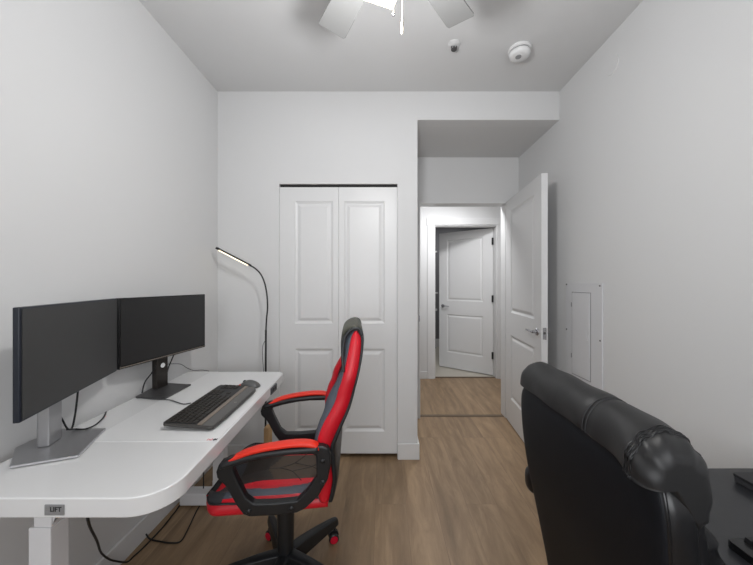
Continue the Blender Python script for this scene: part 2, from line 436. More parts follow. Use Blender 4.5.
# ================================================================= CEILING THINGS
fc = Vector((.02,.944,ZC))
f = thing('ceiling_fan', 'white five-blade ceiling fan with a glowing square light and two pull chains', 'ceiling fan', fc)
obj('canopy', lathe([(0,0),(.07,0),(.07,-.02),(.05,-.055),(.018,-.06),(.018,-.14),(0,-.14)], fc, bm=None), M['fan'], f, bevel=.003)
obj('motor_housing', lathe([(0,-.12),(.06,-.125),(.11,-.15),(.125,-.19),(.125,-.25),(.10,-.29),(.05,-.30),(0,-.30)], fc), M['fan'], f, smooth=True)
for k in range(5):
    a = math.radians(90-41.3+72.0*k) if k != 1 else math.radians(90+31.3)
    A = Matrix.Translation((fc.x,fc.y,0)) @ Matrix.Rotation(a,4,'Z') @ Matrix.Rotation(math.radians(7),4,'X')
    pts = [(.16,-.045),(.20,-.052),(.475,-.064),(.486,-.058),(.486,.058),(.475,.064),(.20,.052),(.16,.045)]
    bm = prism(pts, 'z', -.003, .003); bm.transform(Matrix.Translation((0,0,2.452)) @ A)
    bl = obj('fan_blade', bm, M['fan'], f, bevel=.0015)
    bm = box(.09,.22,-.018,.018,-.010,-.0035); bm.transform(Matrix.Translation((0,0,2.452)) @ A)
    obj('blade_bracket', bm, M['fan'], bl, bevel=.002)
# square light
ang = math.atan2(-.037,-.098)
a_ = .19; cn = Vector((.034,1.086))
e1 = Vector((-.098,-.037)).normalized(); e2 = Vector((.037,-.098)).normalized()
q = [cn, cn+e1*a_, cn+e1*a_+e2*a_, cn+e2*a_]
ctr = sum((Vector(p) for p in q), Vector((0,0)))/4
def sc(f_): return [(ctr.x+(p.x-ctr.x)*f_, ctr.y+(p.y-ctr.y)*f_) for p in q]
bm = rings([[(*p,2.30) for p in sc(1)],[(*p,2.335) for p in sc(1)]])
o = obj('light_panel', bm, M['lamp'], f, bevel=.003); o['label'] = 'glowing warm white square light panel'
bm = rings([[(*p,2.335) for p in sc(1.0)],[(*p,2.36) for p in sc(1.0)],[(*p,2.45) for p in sc(.6)]])
obj('light_housing', bm, M['fan'], f)
for (u,vv,y,fob) in ((393.5,15.5,1.05,0),(402.3,33,.98,1)):
    p = PY(u,vv,y); top = 2.34
    r_ = .0016
    ch = obj('pull_chain', tube([(p.x,p.y,p.z+(.04 if fob else .004)),(p.x,p.y,top)], r_, 6, smooth=False), M['fob'], f)
    hh = .042 if fob else .012
    obj('pull_fob', lathe([(0,0),(.0045,0),(.0045,hh*.8),(.002,hh),(0,hh)], p, 10), M['fob'] if fob else M['chrome'], ch, smooth=True)

p = Vector((.425,1.795,ZC))
s = thing('sprinkler_head', 'small chrome fire sprinkler head on the ceiling', 'sprinkler', p)
obj('escutcheon', lathe([(0,0),(.037,0),(.036,-.004),(.022,-.010),(.018,-.012),(0,-.012)], p), M['ceil'], s, bevel=.001)
obj('deflector', lathe([(0,-.034),(.018,-.034),(.018,-.032),(0,-.032)], p, 16), M['gun'], s)
bm = tube([p+Vector((-.012,0,-.012)),p+Vector((-.015,0,-.024)),p+Vector((0,0,-.033))], .0028, 6)
tube([p+Vector((.012,0,-.012)),p+Vector((.015,0,-.024)),p+Vector((0,0,-.033))], .0028, 6, bm)
obj('frame_arms', bm, M['gun'], s)
obj('glass_bulb', tube([p+Vector((0,0,-.012)),p+Vector((0,0,-.032))], .004, 8, smooth=False), M['gun'], s)
p = Vector((.835,1.835,ZC))
s = thing('smoke_detector', 'round white smoke detector mounted on the ceiling near the right wall', 'smoke detector', p)
obj('base_ring', lathe([(0,0),(.066,0),(.066,-.012),(.062,-.016),(0,-.016)], p, 40), M['detect'], s, bevel=.001)
obj('vent_band', lathe([(0,-.014),(.056,-.014),(.056,-.026),(0,-.026)], p, 40), M['detg'], s)
obj('cover', lathe([(0,-.024),(.060,-.024),(.061,-.030),(.056,-.044),(.042,-.052),(.020,-.054),(0,-.054)], p, 40), M['detect'], s, smooth=True)
obj('test_button', lathe([(0,-.052),(.017,-.052),(.016,-.058),(0,-.058)], p+Vector((-.012,-.01,0)), 20), M['detg'], s)
bm = lathe([(0,0),(.052,0),(.051,.003),(0,.003)], (0,0,0), 36); bm.transform(Matrix.Translation((XR,1.725,2.566)) @ Matrix.Rotation(-PI/2,4,'Y'))
o = obj('round_cover_plate', bm, M['wall'], origin=None); tag(o, 'faint painted round cover plate high on the right wall', 'cover plate')

# electrical panel on right wall
p = thing('electrical_panel', 'white flush electrical panel cover on the right wall', 'electrical panel', (XR,1.97,.62))
obj('cover_plate', box(XR-.010,XR-.0005,1.79,2.147,.62,1.313), M['panelw'], p, bevel=.002)
dr = obj('panel_door', box(XR-.016,XR-.010,1.893,2.067,.695,1.245), M['panelw'], p, bevel=.003)
bm = box(XR-.0115,XR-.0099,1.886,1.890,.688,1.252); box(XR-.0115,XR-.0099,2.070,2.074,.688,1.252,bm); box(XR-.0115,XR-.0099,1.89,2.07,1.248,1.252,bm); box(XR-.0115,XR-.0099,1.89,2.07,.688,.692,bm)
obj('door_rim', bm, M['detg'], p)
obj('latch', box(XR-.021,XR-.016,1.905,1.93,.945,.995), M['panelw'], dr, bevel=.004)
for z in (.80,1.15): obj('panel_hinge', box(XR-.018,XR-.010,2.066,2.074,z,z+.03), M['detg'], dr)
for y, z in ((2.135,1.303),(1.808,1.296),(2.135,.985),(1.806,.965),(2.135,.635),(1.806,.635)):
    bm = lathe([(0,0),(.006,0),(.004,.003),(0,.003)], (0,0,0), 10); bm.transform(Matrix.Translation((XR-.010,y,z)) @ Matrix.Rotation(-PI/2,4,'Y'))
    obj('screw', bm, M['gun'], p)

# ================================================================= WHITE DESK
DT = .76; DYN, DYF = .771, 1.875; DXL, DXR = XL+.016, -.572
dk = thing('standing_desk', 'white height-adjustable standing desk with rounded corners along the left wall', 'desk', (-.9,1.3,0))
def shx(x, y): return x - (y-1.0)*.045
DXL, DXR = -1.180, -.573
bm = prism([(shx(x,y),y) for x,y in rrect(DXL,DXR,DYN,DYF,(.05,.02,.02,.10),10)], 'z', DT-.052, DT)
obj('desktop', bm, M['desk'], dk, bevel=.004, bseg=3)
bm = box(-.952,-.888,.83,.90,.64,DT-.052)                      # thinner inner column
def leg_assembly(y, sgn):
    # outer column, inner column and foot
    x0, x1 = -1.00, -.937
    a, b = y, y+.052
    l = obj('leg', box(x0,x1,a,b,.08,.622), M['deskm'], dk, bevel=.003)
    obj('inner_column', box(x0+.012,x1-.001,a+.003,b-.004,.622,DT-.052), M['deskm'], l, bevel=.002)
    obj('foot', box(-1.19,-.66,a-.008,b+.012,.010,.08), M['deskm'], l, bevel=.006)
    bm = bmesh.new(); 
    prism([(x1,.63),(x1+.001,.645),(x1+.055,DT-.052),(x1+.035,DT-.052)], 'y', a+.006, a+.012, bm)
    obj('bracket', bm, M['deskm'], l)
bm.free()
bm = bmesh.new(); bm.free()
leg_assembly(.845, 1); leg_assembly(1.76, -1)
obj('crossbar', box(-1.0,-.95,.90,1.76,DT-.10,DT-.054), M['deskm'], dk, bevel=.003)
obj('cable_tray', box(-1.19,-1.06,1.0,1.7,DT-.15,DT-.054), M['deskm'], dk, bevel=.004)
# badge with lettering
yb = DYN-.001
bd = obj('badge', box(-.868,-.818,yb-.0015,yb+.001,.717,.744), M['plate'], dk, bevel=.0008)
bd['label'] = 'silver badge lettered LIFT'
def text(body, size, M4, m, parent, name='lettering', extrude=.0002, bold=0):
    cu = bpy.data.curves.new(name, 'FONT'); cu.body = body; cu.size = size; cu.extrude = extrude; cu.offset = bold
    cu.align_x = 'CENTER'; cu.align_y = 'CENTER'
    t = bpy.data.objects.new(name, cu); C.objects.link(t)
    bpy.context.view_layer.update()
    me = bpy.data.meshes.new_from_object(t); bpy.data.objects.remove(t)
    me.transform(M4); bm = bmesh.new(); bm.from_mesh(me)
    return obj(name, bm, m, parent)
text('LIFT', .0165, Matrix.Translation((-.8385,yb-.0018,.7325)) @ Matrix.Rotation(PI/2,4,'X'), M['ink'], bd, bold=.0004)
bm = bmesh.new()
for i in range(3):
    for j in range(2):
        x = -.8635+.0045*i; z = .729+.006*j; box(x,x+.003,yb-.002,yb-.0015,z,z+.003,bm)
obj('logo_dots', bm, M['detg'], bd)
# control panel on the edge
cp = obj('control_panel', box(DXR-.036,DXR-.0235,1.60,1.69,DT-.046,DT-.010), M['display'], dk, bevel=.002)
for k in range(3): obj('button', box(DXR-.0235,DXR-.022,1.61+.026*k,1.628+.026*k,DT-.036,DT-.020), M['ink'], cp)

# desk mat
bm = prism([(shx(x,y),y) for x,y in rrect(-1.03,DXR-.008,1.043,1.855,(.03,.02,.03,.02),6)], 'z', DT, DT+.0016)
o = obj('desk_mat', bm, M['mat'], origin=(-.8,1.45,DT), bevel=.0006); tag(o, 'thin white desk mat under the keyboard on the white desk', 'desk mat')
c = PZ(212,439.5,DT+.0018)
bm = bmesh.new(); box(c.x-.016,c.x-.013,c.y-.006,c.y+.006,DT+.0016,DT+.0019,bm); box(c.x-.010,c.x-.004,c.y-.005,c.y+.002,DT+.0016,DT+.0019,bm); box(c.x-.002,c.x+.001,c.y-.007,c.y+.007,DT+.0016,DT+.0019,bm)
obj('red_mark', bm, M['redink'], o)
bm = bmesh.new(); prism(srect(c.x+.009,c.y,.006,.007,2,12),'z',DT+.0016,DT+.0019,bm); box(c.x+.015,c.x+.018,c.y-.004,c.y+.006,DT+.0016,DT+.0019,bm)
obj('black_mark', bm, M['ink'], o)

# ---------------------------------------------------------------- monitors
def monitor(label, A, B, zb, zt, nrm, bez, base_poly, stem_c, stem_h, mats, thick, dark, brand):
    """A,B: lower corner xy of the screen face (near, far)"""
    A = Vector((*A,0)); B = Vector((*B,0)); ax = (B-A).normalized(); W = (B-A).length
    n = Vector((*nrm,0)).normalized()
    c0 = (A+B)/2
    r = thing('monitor', label, 'monitor', (stem_c[0],stem_c[1],DT), 'monitors on the white desk')
    T = Matrix(((ax.x,-n.x,0,A.x),(ax.y,-n.y,0,A.y),(0,0,1,zb),(0,0,0,1)))
    h = zt-zb
    bm = box(0,W,.002,thick,0,h); bm.transform(T)
    hs = obj('housing', bm, bez, r, bevel=.003)
    bm = box(W*.2,W*.8,thick,thick+.025,h*.15,h*.85); bm.transform(T)
    obj('rear_cover', bm, M['black'] if dark else M['silver'], r, bevel=.012)
    bm = box(.006,W-.006,0,.003,.016 if dark else .007,h-.006); bm.transform(T)
    obj('screen', bm, M['screen'] if dark else M['screenl'], r)
    if dark:
        bm = box(.003,W-.003,-.001,.003,.006,.0095); bm.transform(T); obj('trim_strip', bm, M['kbt'], r)
    if brand:
        t = text(brand, .0105, T @ Matrix.Translation((W/2,-.0012,.0032)) @ Matrix.Rotation(PI/2,4,'X'), M['keyl'], r)
        # mirrored-safe: local x runs near->far which reads left->right from the chair
    # stand
    base = prism(base_poly, 'z', DT+.002 if not dark else DT+.0018, DT+.010)
    b = obj('base', base, mats[0], r, bevel=.0015)
    if not dark:
        cx = sum(p[0] for p in base_poly)/len(base_poly); cy = sum(p[1] for p in base_poly)/len(base_poly)
        rim = [(cx+(p[0]-cx)*1.008, cy+(p[1]-cy)*1.008) for p in base_poly]
        obj('base_rim', prism(rim,'z',DT+.0045,DT+.0075), M['edge'], b)
    a = math.atan2(ax.y, ax.x)
    sx, sy = stem_c
    prof = [(-.032,-.018),(.032,-.018),(.032,.012),(.022,.020),(-.022,.020),(-.032,.012)]
    def rot(p): return (sx+p[0]*ax.x-p[1]*n.x, sy+p[0]*ax.y-p[1]*n.y)
    st = obj('stand_column', prism([rot(p) for p in prof], 'z', DT+.010, stem_h), mats[1], r, bevel=.004)
    # head joint between column and housing
    cc = c0 - n*(thick+.02)
    tgt = Vector((sx,sy,0)) + n*.012
    bm = tube([(tgt.x,tgt.y,stem_h-.05),(cc.x,cc.y,(zb+zt)/2-.02)], .022, 12, smooth=False)
    obj('tilt_joint', bm, M['black'], r, smooth=True)
    bm = lathe([(0,0),(.012,0),(.012,.0015),(0,.0015)],(0,0,0),20)
    R_ = Matrix(((ax.x,0,n.x,0),(ax.y,0,n.y,0),(0,1,0,0),(0,0,0,1)))
    bm.transform(Matrix.Translation(Vector((sx,sy,stem_h-.055 if not dark else .885))+n*.0185) @ R_)
    obj('cable_hole', bm, M['detect'] if dark else M['gun'], st)
    return r
b1 = [PZ(10,466,DT+.01), PZ(78,455,DT+.01), PZ(105.5,428,DT+.01)]
b1 = [(p.x,p.y) for p in b1] + [(-1.213,1.12),(-1.213,.99)]
b1[0] = (b1[0][0], b1[0][1])
monitor('near black monitor on a silver stand and angular silver base', (-.984,.815), (-1.150,1.300), .932, 1.247, (.947,.322), M['bezelb'], b1, (-1.135,1.02), 1.06, (M['silver'],M['silver']), .018, False, '')
b2 = [PZ(135.4,396.5,DT+.01),PZ(165.5,397.6,DT+.01),PZ(191,384,DT+.01),PZ(162,382.5,DT+.01)]
monitor('far black monitor on a dark stand and grey square base', (-1.158,1.318), (-1.065,1.80), .930, 1.246, (.987,-.159), M['blackg'], [(p.x,p.y) for p in b2], (-1.165,1.565), 1.06, (M['gun'],M['dstem']), .026, True, 'DELL')

# cables on the desk
def cable(pts, r, label, m='cable', name='cable', cat='cable', grp=None):
    o = obj(name, tube(pts, r, 8), M[m], smooth=True); tag(o, label, cat, grp); return o
X1 = -1.135
cable([PX(50,395,X1),PX(56,408,X1),PX(63,421,X1),PX(68,429,X1),PZ(75,429,DT+.014),PZ(85,429,DT+.014),PZ(95,425,DT+.005),PZ(103,418,DT+.005),PZ(106,412,DT+.005)], .0028, 'black cable drooping behind the near monitor stand onto the desk')
cable([PX(78.5,385,X1-.04),PX(77,400,X1-.04),PX(75,415,X1-.04),PX(72,428,X1-.04),PZ(67,429.5,DT+.014)], .0032, 'thick black cable hanging straight down from the near monitor')
cable([PX(175,352,-1.17),PX(172,359,-1.17),PX(168,369,-1.17),PX(165,383,-1.17)], .0032, 'black cable hanging right of the far monitor stand')
cable([PX(156,366,-1.15),PX(151,374,-1.17),PX(145,382,-1.17),PX(142,393,-1.17)], .0032, 'black cable hanging left of the far monitor stand')
cable([PX(168,364,-1.2),PX(180,364,-1.215),PX(187,368,-1.215),PX(194,370.5,-1.215),PX(202,370,-1.215),PX(209,371,-1.215)], .0018, 'thin grey cable running along the left wall behind the far monitor', 'cableg')
kbz = DT+.0055
cable([PZ(139,397.6,DT+.014),PZ(150,399,kbz),PZ(160,399.5,kbz),PZ(170,400,kbz),PZ(178,402.5,kbz),PZ(184,404,kbz),PZ(191,403,kbz)], .0022, 'thin keyboard cord lying across the desk mat', 'cableg')

# ---------------------------------------------------------------- keyboard(s) and mouse
def key_mesh(w, d, m):
    bm = rings([[(-w/2,-d/2,0),(w/2,-d/2,0),(w/2,d/2,0),(-w/2,d/2,0)],[(-w/2+.0016,-d/2+.0016,.004),(w/2-.0016,-d/2+.0016,.004),(w/2-.0016,d/2-.0016,.004),(-w/2+.0016,d/2-.0016,.004)]])
    bmesh.ops.recalc_face_normals(bm, faces=bm.faces)
    me = bpy.data.meshes.new('key'); bm.to_mesh(me); bm.free(); me.materials.append(m); return me
def keys(root, T, L, D, x0, y0, m):
    """L along x (left->right for the typist), D along y (towards the far side)"""
    rows = [[1]*15, [1]*13+[2], [1.5]+[1]*12+[1.5], [1.75]+[1]*11+[2.25], [2.25]+[1]*10+[2.75], [1.3,1.3,1.3,5.5,1.3,1.3,1.3,1.7]]
    cache = {}; n = 0
    unit = L*.66/15; dp = D/6
    for r, row in enumerate(rows):
        x = x0; y = y0 + D - dp*(r+.5)
        wsum = sum(row); sc_ = L*.66/wsum
        lst = [(x_, w_*sc_) for x_, w_ in zip([x0+sc_*sum(row[:i]) for i in range(len(row))], row)]
        # navigation and number blocks
        if r in (0,1,2): lst += [(x0+L*.68+unit*i, unit) for i in range(3)]
        if r == 4: lst += [(x0+L*.68+unit, unit)]
        if r == 5: lst += [(x0+L*.68+unit*i, unit) for i in range(3)]
        if r in (1,2,3,4): lst += [(x0+L*.885+L*.115/3*i, L*.115/3) for i in range(3)]
        for (xx, w_) in lst:
            if n >= 98: break
            k = (round(w_,4), round(dp,4))
            if k not in cache: cache[k] = key_mesh(w_-.0022, dp-.0022, m)
            o = bpy.data.objects.new('key', cache[k]); C.objects.link(o); o.parent = root
            o.matrix_local = Matrix.Translation(-ORG[root.name]) @ T @ Matrix.Translation((xx+w_/2, y, 0))
            n += 1
# main keyboard: near-left top corner (u163,v424) to far-left (u217,385); palm edge near (219,429)
kA = Vector((-.829,1.120,0)); kB = Vector((-.842,1.543,0)); axk = (kB-kA).normalized()
fk = Vector((axk.y,-axk.x,0))            # towards the typist (+X)
kz = DT+.0016
k = thing('keyboard', 'dark graphite keyboard with taupe strip and palm rest on the white desk', 'keyboard', ((kA.x+kB.x)/2,(kA.y+kB.y)/2,kz))
# local: x near->far (typist left->right), y from palm(0) to back(.225)
o0 = kA + fk*.212
TK = Matrix(((axk.x,-fk.x,0,o0.x),(axk.y,-fk.y,0,o0.y),(0,0,1,kz),(0,0,0,1)))
tilt = Matrix.Rotation(math.radians(3.4),4,'X')
Lk = (kB-kA).length
poly = [(-.006,.016),(.08,.010),(.30,.010),(Lk-.04,.012),(Lk-.018,.024),(Lk-.010,.06),(Lk+.002,.20),(Lk-.012,.212),(.01,.212),(.0,.204),(-.012,.06),(-.015,.028)]
bm = prism(poly,'z',.004,.016); bm.transform(TK@tilt)
obj('case', bm, M['kb'], k, bevel=.003)
bm = box(.004,Lk-.004,.082,.204,.0155,.0175); bm.transform(TK@tilt); obj('key_deck', bm, M['black'], k)
bm = prism([(-.004,.062),(Lk-.010,.062),(Lk-.008,.080),(-.002,.080)],'z',.0155,.0185); bm.transform(TK@tilt); obj('taupe_strip', bm, M['kbt'], k, bevel=.001)
bm = prism([(-.002,.018),(Lk-.04,.015),(Lk-.024,.026),(Lk-.014,.060),(-.006,.060),(-.009,.030)],'z',.0155,.0178); bm.transform(TK@tilt); obj('palm_rest', bm, M['palm'], k, bevel=.0012)
keys(k, TK@tilt@Matrix.Translation((0,0,.0175)), Lk-.014, .118, .007, .084, M['key'])
t = text('G', .016, TK@tilt@Matrix.Translation((Lk*.5,.034,.0181)), M['keyl'], k, 'logo')
for x in (.04,Lk-.05):
    bm = box(x,x+.03,.18,.195,.001,.016); bm.transform(TK); obj('tilt_foot', bm, M['black'], k, bevel=.001)
# mouse
mc = PZ(249.5,387,kz+.003); mc = Vector((-.705,1.590,kz))
ms = thing('computer_mouse', 'small grey computer mouse with orange accent beyond the keyboard', 'mouse', mc)
rows = [(-.050,.012,.004),(-.046,.024,.016),(-.030,.030,.029),(-.005,.031,.036),(.02,.030,.031),(.040,.026,.020),(.050,.016,.008),(.052,.008,.003)]
rs = []
for (x,hw,hz) in seg_interp(rows, 20):
    rs.append([Vector((mc.x+x*.99, mc.y+hw*c_, mc.z+.002+max(hz,.002)*s_)) for c_,s_ in [(math.cos(PI*i/12), math.sin(PI*i/12)) for i in range(13)]])
obj('shell', rings(rs), M['mouse'], ms, smooth=True)
obj('sole', prism(srect(mc.x,mc.y,.046,.027,2.6,20),'z',kz+.0002,kz+.003), M['black'], ms)
obj('scroll_wheel', lathe([(0,-.003),(.008,-.003),(.008,.003),(0,.003)],(0,0,0),14).__class__ and (lambda b:(b.transform(Matrix.Translation((mc.x-.028,mc.y,mc.z+.029))@Matrix.Rotation(PI/2,4,'X')),b)[1])(lathe([(0,-.003),(.008,-.003),(.008,.003),(0,.003)],(0,0,0),14)), M['black'], ms)
obj('accent', prism(srect(mc.x-.045,mc.y-.012,.009,.014,3,12),'z',kz+.004,kz+.017), M['orange'], ms, bevel=.002)

# ================================================================= FLOOR LAMP
YL = 2.10
lp = thing('floor_lamp', 'slim black gooseneck floor lamp with an angled glowing head behind the desk', 'floor lamp', (-.823,YL,0))
obj('base', lathe([(0,0),(.11,0),(.11,.012),(.10,.018),(0,.02)], (-.823,YL,0), 32), M['black'], lp, bevel=.002)
obj('pole', tube([(-.823,YL,.015),PY(265.7,370,YL),PY(265.9,330,YL)], .0065, 12, smooth=False), M['black'], lp)
g = [(265.9,331),(266.6,318),(267.6,307),(266.8,294),(264.6,283),(260.6,274),(254.6,268),(249.5,265.3)]
obj('gooseneck', tube([PY(u,v_,YL) for u,v_ in g], .0052, 12), M['black'], lp, smooth=True)
A = PY(250.5,266,YL); B = PY(217.5,249,YL); dv = (B-A).normalized(); up = Vector((-dv.z,0,dv.x)); up = up if up.z>0 else -up
T = Matrix(((dv.x,0,up.x,A.x),(0,1,0,A.y),(dv.z,0,up.z,A.z),(0,0,0,1)))
L_ = (B-A).length
bm = box(0,L_,-.013,.013,0,.010); bm.transform(T); hd = obj('lamp_head', bm, M['black'], lp, bevel=.003)
bm = box(.02,L_-.018,-.0135,.009,-.006,.0008); bm.transform(T); o = obj('light_strip', bm, M['led'], hd); o['label'] = 'warm glowing light strip'
bm = box(L_-.014,L_+.010,-.013,.013,-.004,.011); bm.transform(T); obj('end_cap', bm, M['black'], hd, bevel=.003)
obj('power_cord', tube([PY(265,341,YL-.01),PY(262.8,346,YL-.01),PY(262.4,355,YL-.01),PY(263.5,372,YL-.01),PY(264,400,YL-.01)], .0018, 6), M['cable'], lp)
# cardboard box
bx = thing('cardboard_box', 'tan cardboard box on the floor behind the desk beside the lamp pole', 'box', (-.745,2.01,0))
obj('carton', box(-.768,-.735,1.93,1.99,0,.375), M['card'], bx, bevel=.002)
obj('flap', box(-.766,-.737,1.935,1.985,.375,.379), M['card'], bx)

# power strip and adapters under desk
ps = thing('power_strip', 'white power strip on the floor under the desk', 'power strip', (-1.05,1.95,0))
obj('body', box(-1.10,-.78,1.93,1.98,0.001,.04), M['detect'], ps, bevel=.004)
for i in range(4): obj('socket', box(-1.07+.075*i,-1.03+.075*i,1.94,1.97,.039,.041), M['detg'], ps)
ad = obj('power_adapter', box(-.93,-.85,1.935,1.975,.041,.075), M['black'], bevel=.005); tag(ad, 'black power adapter plugged into the white power strip', 'adapter')

fz = .004
cable([PY(87,515,.82),PY(90,527,.9),PY(97,541,1.05),PX(101,552.5,-1.15),PX(108,558.5,-1.195),PX(115,561,-1.205),PZ(127,562,fz),PZ(133,557,fz),PZ(145,546,fz),PZ(163,527,fz),PZ(175,512,fz),PZ(186,502,fz),(-.98,1.86,fz),(-.92,1.925,fz)], .0036, 'black cable hanging from the desk front and trailing along the baseboard')
cable([PZ(146,534,.02),PZ(150,539,fz),PZ(160,541.5,fz),PZ(172,543,fz),PZ(181,541,fz),PZ(188,529,fz),PZ(196,512,fz),PZ(201,503,fz),PY(203.3,492,1.80),PY(203.5,475,1.80),PY(203.5,462,1.80),(-1.07,1.72,DT-.15)], .0035, 'black cable looping over the wooden floor under the desk')

# ================================================================= RED GAMING CHAIR
CX, CY = -.434, 1.315
YN_, YF_ = 1.085, 1.545
rc = thing('gaming_chair', 'red and black racing-style swivel chair pushed up to the white desk', 'office chair', (CX,CY,0))
def mir(y): return 2*CY - y
# base: five legs with casters
hub = obj('hub', lathe([(0,.075),(.032,.075),(.044,.09),(.044,.125),(.034,.145),(0,.145)], (CX+.02,CY,0), 24), M['frame'], rc, smooth=True)
obj('gas_column', lathe([(0,.14),(.033,.14),(.036,.30),(.034,.34),(.030,.342),(.030,.41),(0,.41)], (CX+.02,CY,0), 24), M['frame'], rc, bevel=.002)
for k_ in range(5):
    a = math.radians(45+72*k_)
    R_ = Matrix.Translation((CX+.02,CY,0)) @ Matrix.Rotation(a,4,'Z')
    rows = [(.02,.034,.085,.150),(.10,.030,.085,.146),(.20,.025,.085,.134),(.275,.020,.084,.120),(.295,.016,.086,.112)]
    rs = []
    for (x,hw,z0,z1) in seg_interp(rows, 12):
        rs.append([(x,-hw,z0),(x,hw,z0),(x,hw*.72,z1-.006),(x,hw*.4,z1),(x,-hw*.4,z1),(x,-hw*.72,z1-.006)])
    bm = rings(rs); bm.transform(R_); lg = obj('base_leg', bm, M['frame'], rc, smooth=False, bevel=.002)
    # caster: stem, hood and two wheels
    wa = Matrix.Translation((CX+.02+.282*math.cos(a), CY+.282*math.sin(a), 0)) @ Matrix.Rotation(a+ (.5 if k_%2 else -.6),4,'Z')
    bm = lathe([(0,.05),(.006,.05),(.006,.082),(0,.082)], (0,0,0), 10)
    bmh = rings([[(x_, y_, z_) for x_, z_ in [(.024*math.cos(t)-.004, .030+.028*math.sin(t)) for t in [PI*i/8 for i in range(9)]]] for y_ in (-.006,.006)], bm)
    bmh.transform(wa); ca = obj('caster', bmh, M['black'], rc)
    for s_ in (-1,1):
        bm = lathe([(0,-.009),(.020,-.009),(.025,-.005),(.025,.005),(.020,.009),(0,.009)], (0,0,0), 20)
        bm.transform(wa @ Matrix.Translation((-.006,s_*.016,.0252)) @ Matrix.Rotation(PI/2,4,'X')); wh = obj('wheel', bm, M['black'], ca, smooth=False, bevel=.001)
        bm = lathe([(.013,-.0015),(.0185,-.0015),(.0185,.0015),(.013,.0015)], (0,0,0), 20)
        bm.transform(wa @ Matrix.Translation((-.006,s_*.0262,.0252)) @ Matrix.Rotation(PI/2,4,'X')); o = obj('wheel_ring', bm, M['caster'], ca); o['label'] = 'bright red wheel ring'
obj('seat_mechanism', box(CX-.10,CX+.10,CY-.09,CY+.09,.395,.45), M['frame'], rc, bevel=.01)
obj('tilt_lever', tube([(CX,CY+.08,.42),(CX-.03,CY+.20,.415),(CX-.06,CY+.25,.41)], .006), M['frame'], rc, smooth=True)

# seat: side view outline in pixels at the near plane
XS0, XS1 = -.682, -.215
def seat_half(x):         # half width over x
    t = (x-XS0)/(XS1-XS0)
    return .205*(1-max(0,(.16-t)/.16)**2.2*.42) if t < .16 else .205-.02*max(0,t-.6)
def seat_grid(zf, x0, x1, n=56, m=48, inset=0, zb=None):
    bm = bmesh.new(); G = []
    for i in range(n+1):
        x = x0+(x1-x0)*i/n; hw = seat_half(x)-inset
        G.append([bm.verts.new((x, CY-hw+2*hw*j/m, zf(x, -1+2*j/m))) for j in range(m+1)])
    return bm, G
def ztop(x, q):
    t = (x-XS0)/(XS1-XS0); aq = abs(q)
    z = .512 + .012*math.exp(-((aq-.80)/.16)**2)*min(1,t*3) - .006*max(0,1-aq/.5)
    if aq > .9: z -= .15*(aq-.9)**1.5
    z -= .022*max(0,(.14-t)/.14)**2 + .055*max(0,(.42-t)/.42)**1.3*(1-min(1,aq/.75)**2)
    return z - .006*(t>.5)*(t-.5)
bm, G = seat_grid(ztop, XS0, XS1)
n_, m_ = 56, 48
for i in range(n_):
    for j in range(m_):
        f_ = bm.faces.new((G[i][j],G[i+1][j],G[i+1][j+1],G[i][j+1]))
        x = XS0+(XS1-XS0)*(i+.5)/n_; q = abs(-1+2*(j+.5)/m_); t = (i+.5)/n_
        arc = .74-.34*(2*abs(t-.52))**1.8          # grey outside, red inside
        if q > .93 and t > .17: mi = 3
        elif t < .17: mi = 5
        elif q > arc: mi = 2
        elif q > .43: mi = 3
        elif t < .42+.25*q: mi = 4
        else: mi = 0
        f_.material_index = mi
o = obj('seat_cushion', bm, [M['brownp'],M['blackl'],M['greyl'],M['red'],M['brownd'],M['nose']], rc, smooth=True)
so = o.modifiers.new('s','SOLIDIFY'); so.thickness = .02; so.offset = -1
# red side wall of the seat: closed loop skirt
loop = []
for i in range(41):
    x = XS1+(XS0-XS1)*i/40; loop.append((x, -seat_half(x), 0, -1))
h0 = seat_half(XS0)
for i in range(1,24): loop.append((XS0, -h0+2*h0*i/24, -1, 0))
for i in range(41):
    x = XS0+(XS1-XS0)*i/40; loop.append((x, seat_half(x), 0, 1))
def sk(z, off):
    out = []
    for x,y,nx,ny in loop:
        q = y/seat_half(x); zz = ztop(x,q)+z if z > -.03 else ztop(x,1 if nx==0 else q)*.12+(.512+z)*.88
        out.append((x+nx*off, CY+y+ny*off, zz))
    return out
rs = [sk(-.001,-.001), sk(-.009,.007), sk(-.031,.011), sk(-.044,.008), sk(-.050,-.004), sk(-.051,-.03)]
bm = rings(rs, cap=False)
for f_ in bm.faces:
    c_ = f_.calc_center_median()
    if c_.x < XS0+.004 and abs(c_.y-CY) < h0*.93 and c_.z > .455: f_.material_index = 1
obj('seat_side', bm, [M['red'],M['blackl']], rc, smooth=True)
# stitched creases on the centre panel
bm = bmesh.new()
for pts in ([(-.44,0),(-.38,.03),(-.33,.10)],[(-.44,0),(-.38,-.03),(-.33,-.10)],[(-.44,0),(-.50,0)],[(-.30,.0),(-.24,.05)],[(-.30,0),(-.24,-.05)],[(-.38,.03),(-.30,0)],[(-.38,-.03),(-.30,0)]):
    tube([(x, CY+y, ztop(x, y/.2)+.0005) for x,y in pts], .0014, 6, bm)
obj('seam', bm, M['blackl'], rc)
# piping between seat top and side
bm = bmesh.new()
for s_ in (-1,1):
    tube([(x, CY+s_*(seat_half(x)+.001), ztop(x,1)+.001+.002*math.sin(x*60)) for x in [XS0+.004+(XS1-XS0-.004)*i/14 for i in range(15)]], .004, 8, bm)
obj('seat_piping', bm, M['blackl'], rc, smooth=True)

# backrest built from side-view rows: (z, front x, seam1 x, seam2 x (red/black), rear x)
YP = 1.10; sP = F/YP
def bxz(u): return (u-U0)/sP
def bz(v_): return H-(v_-V0)/sP
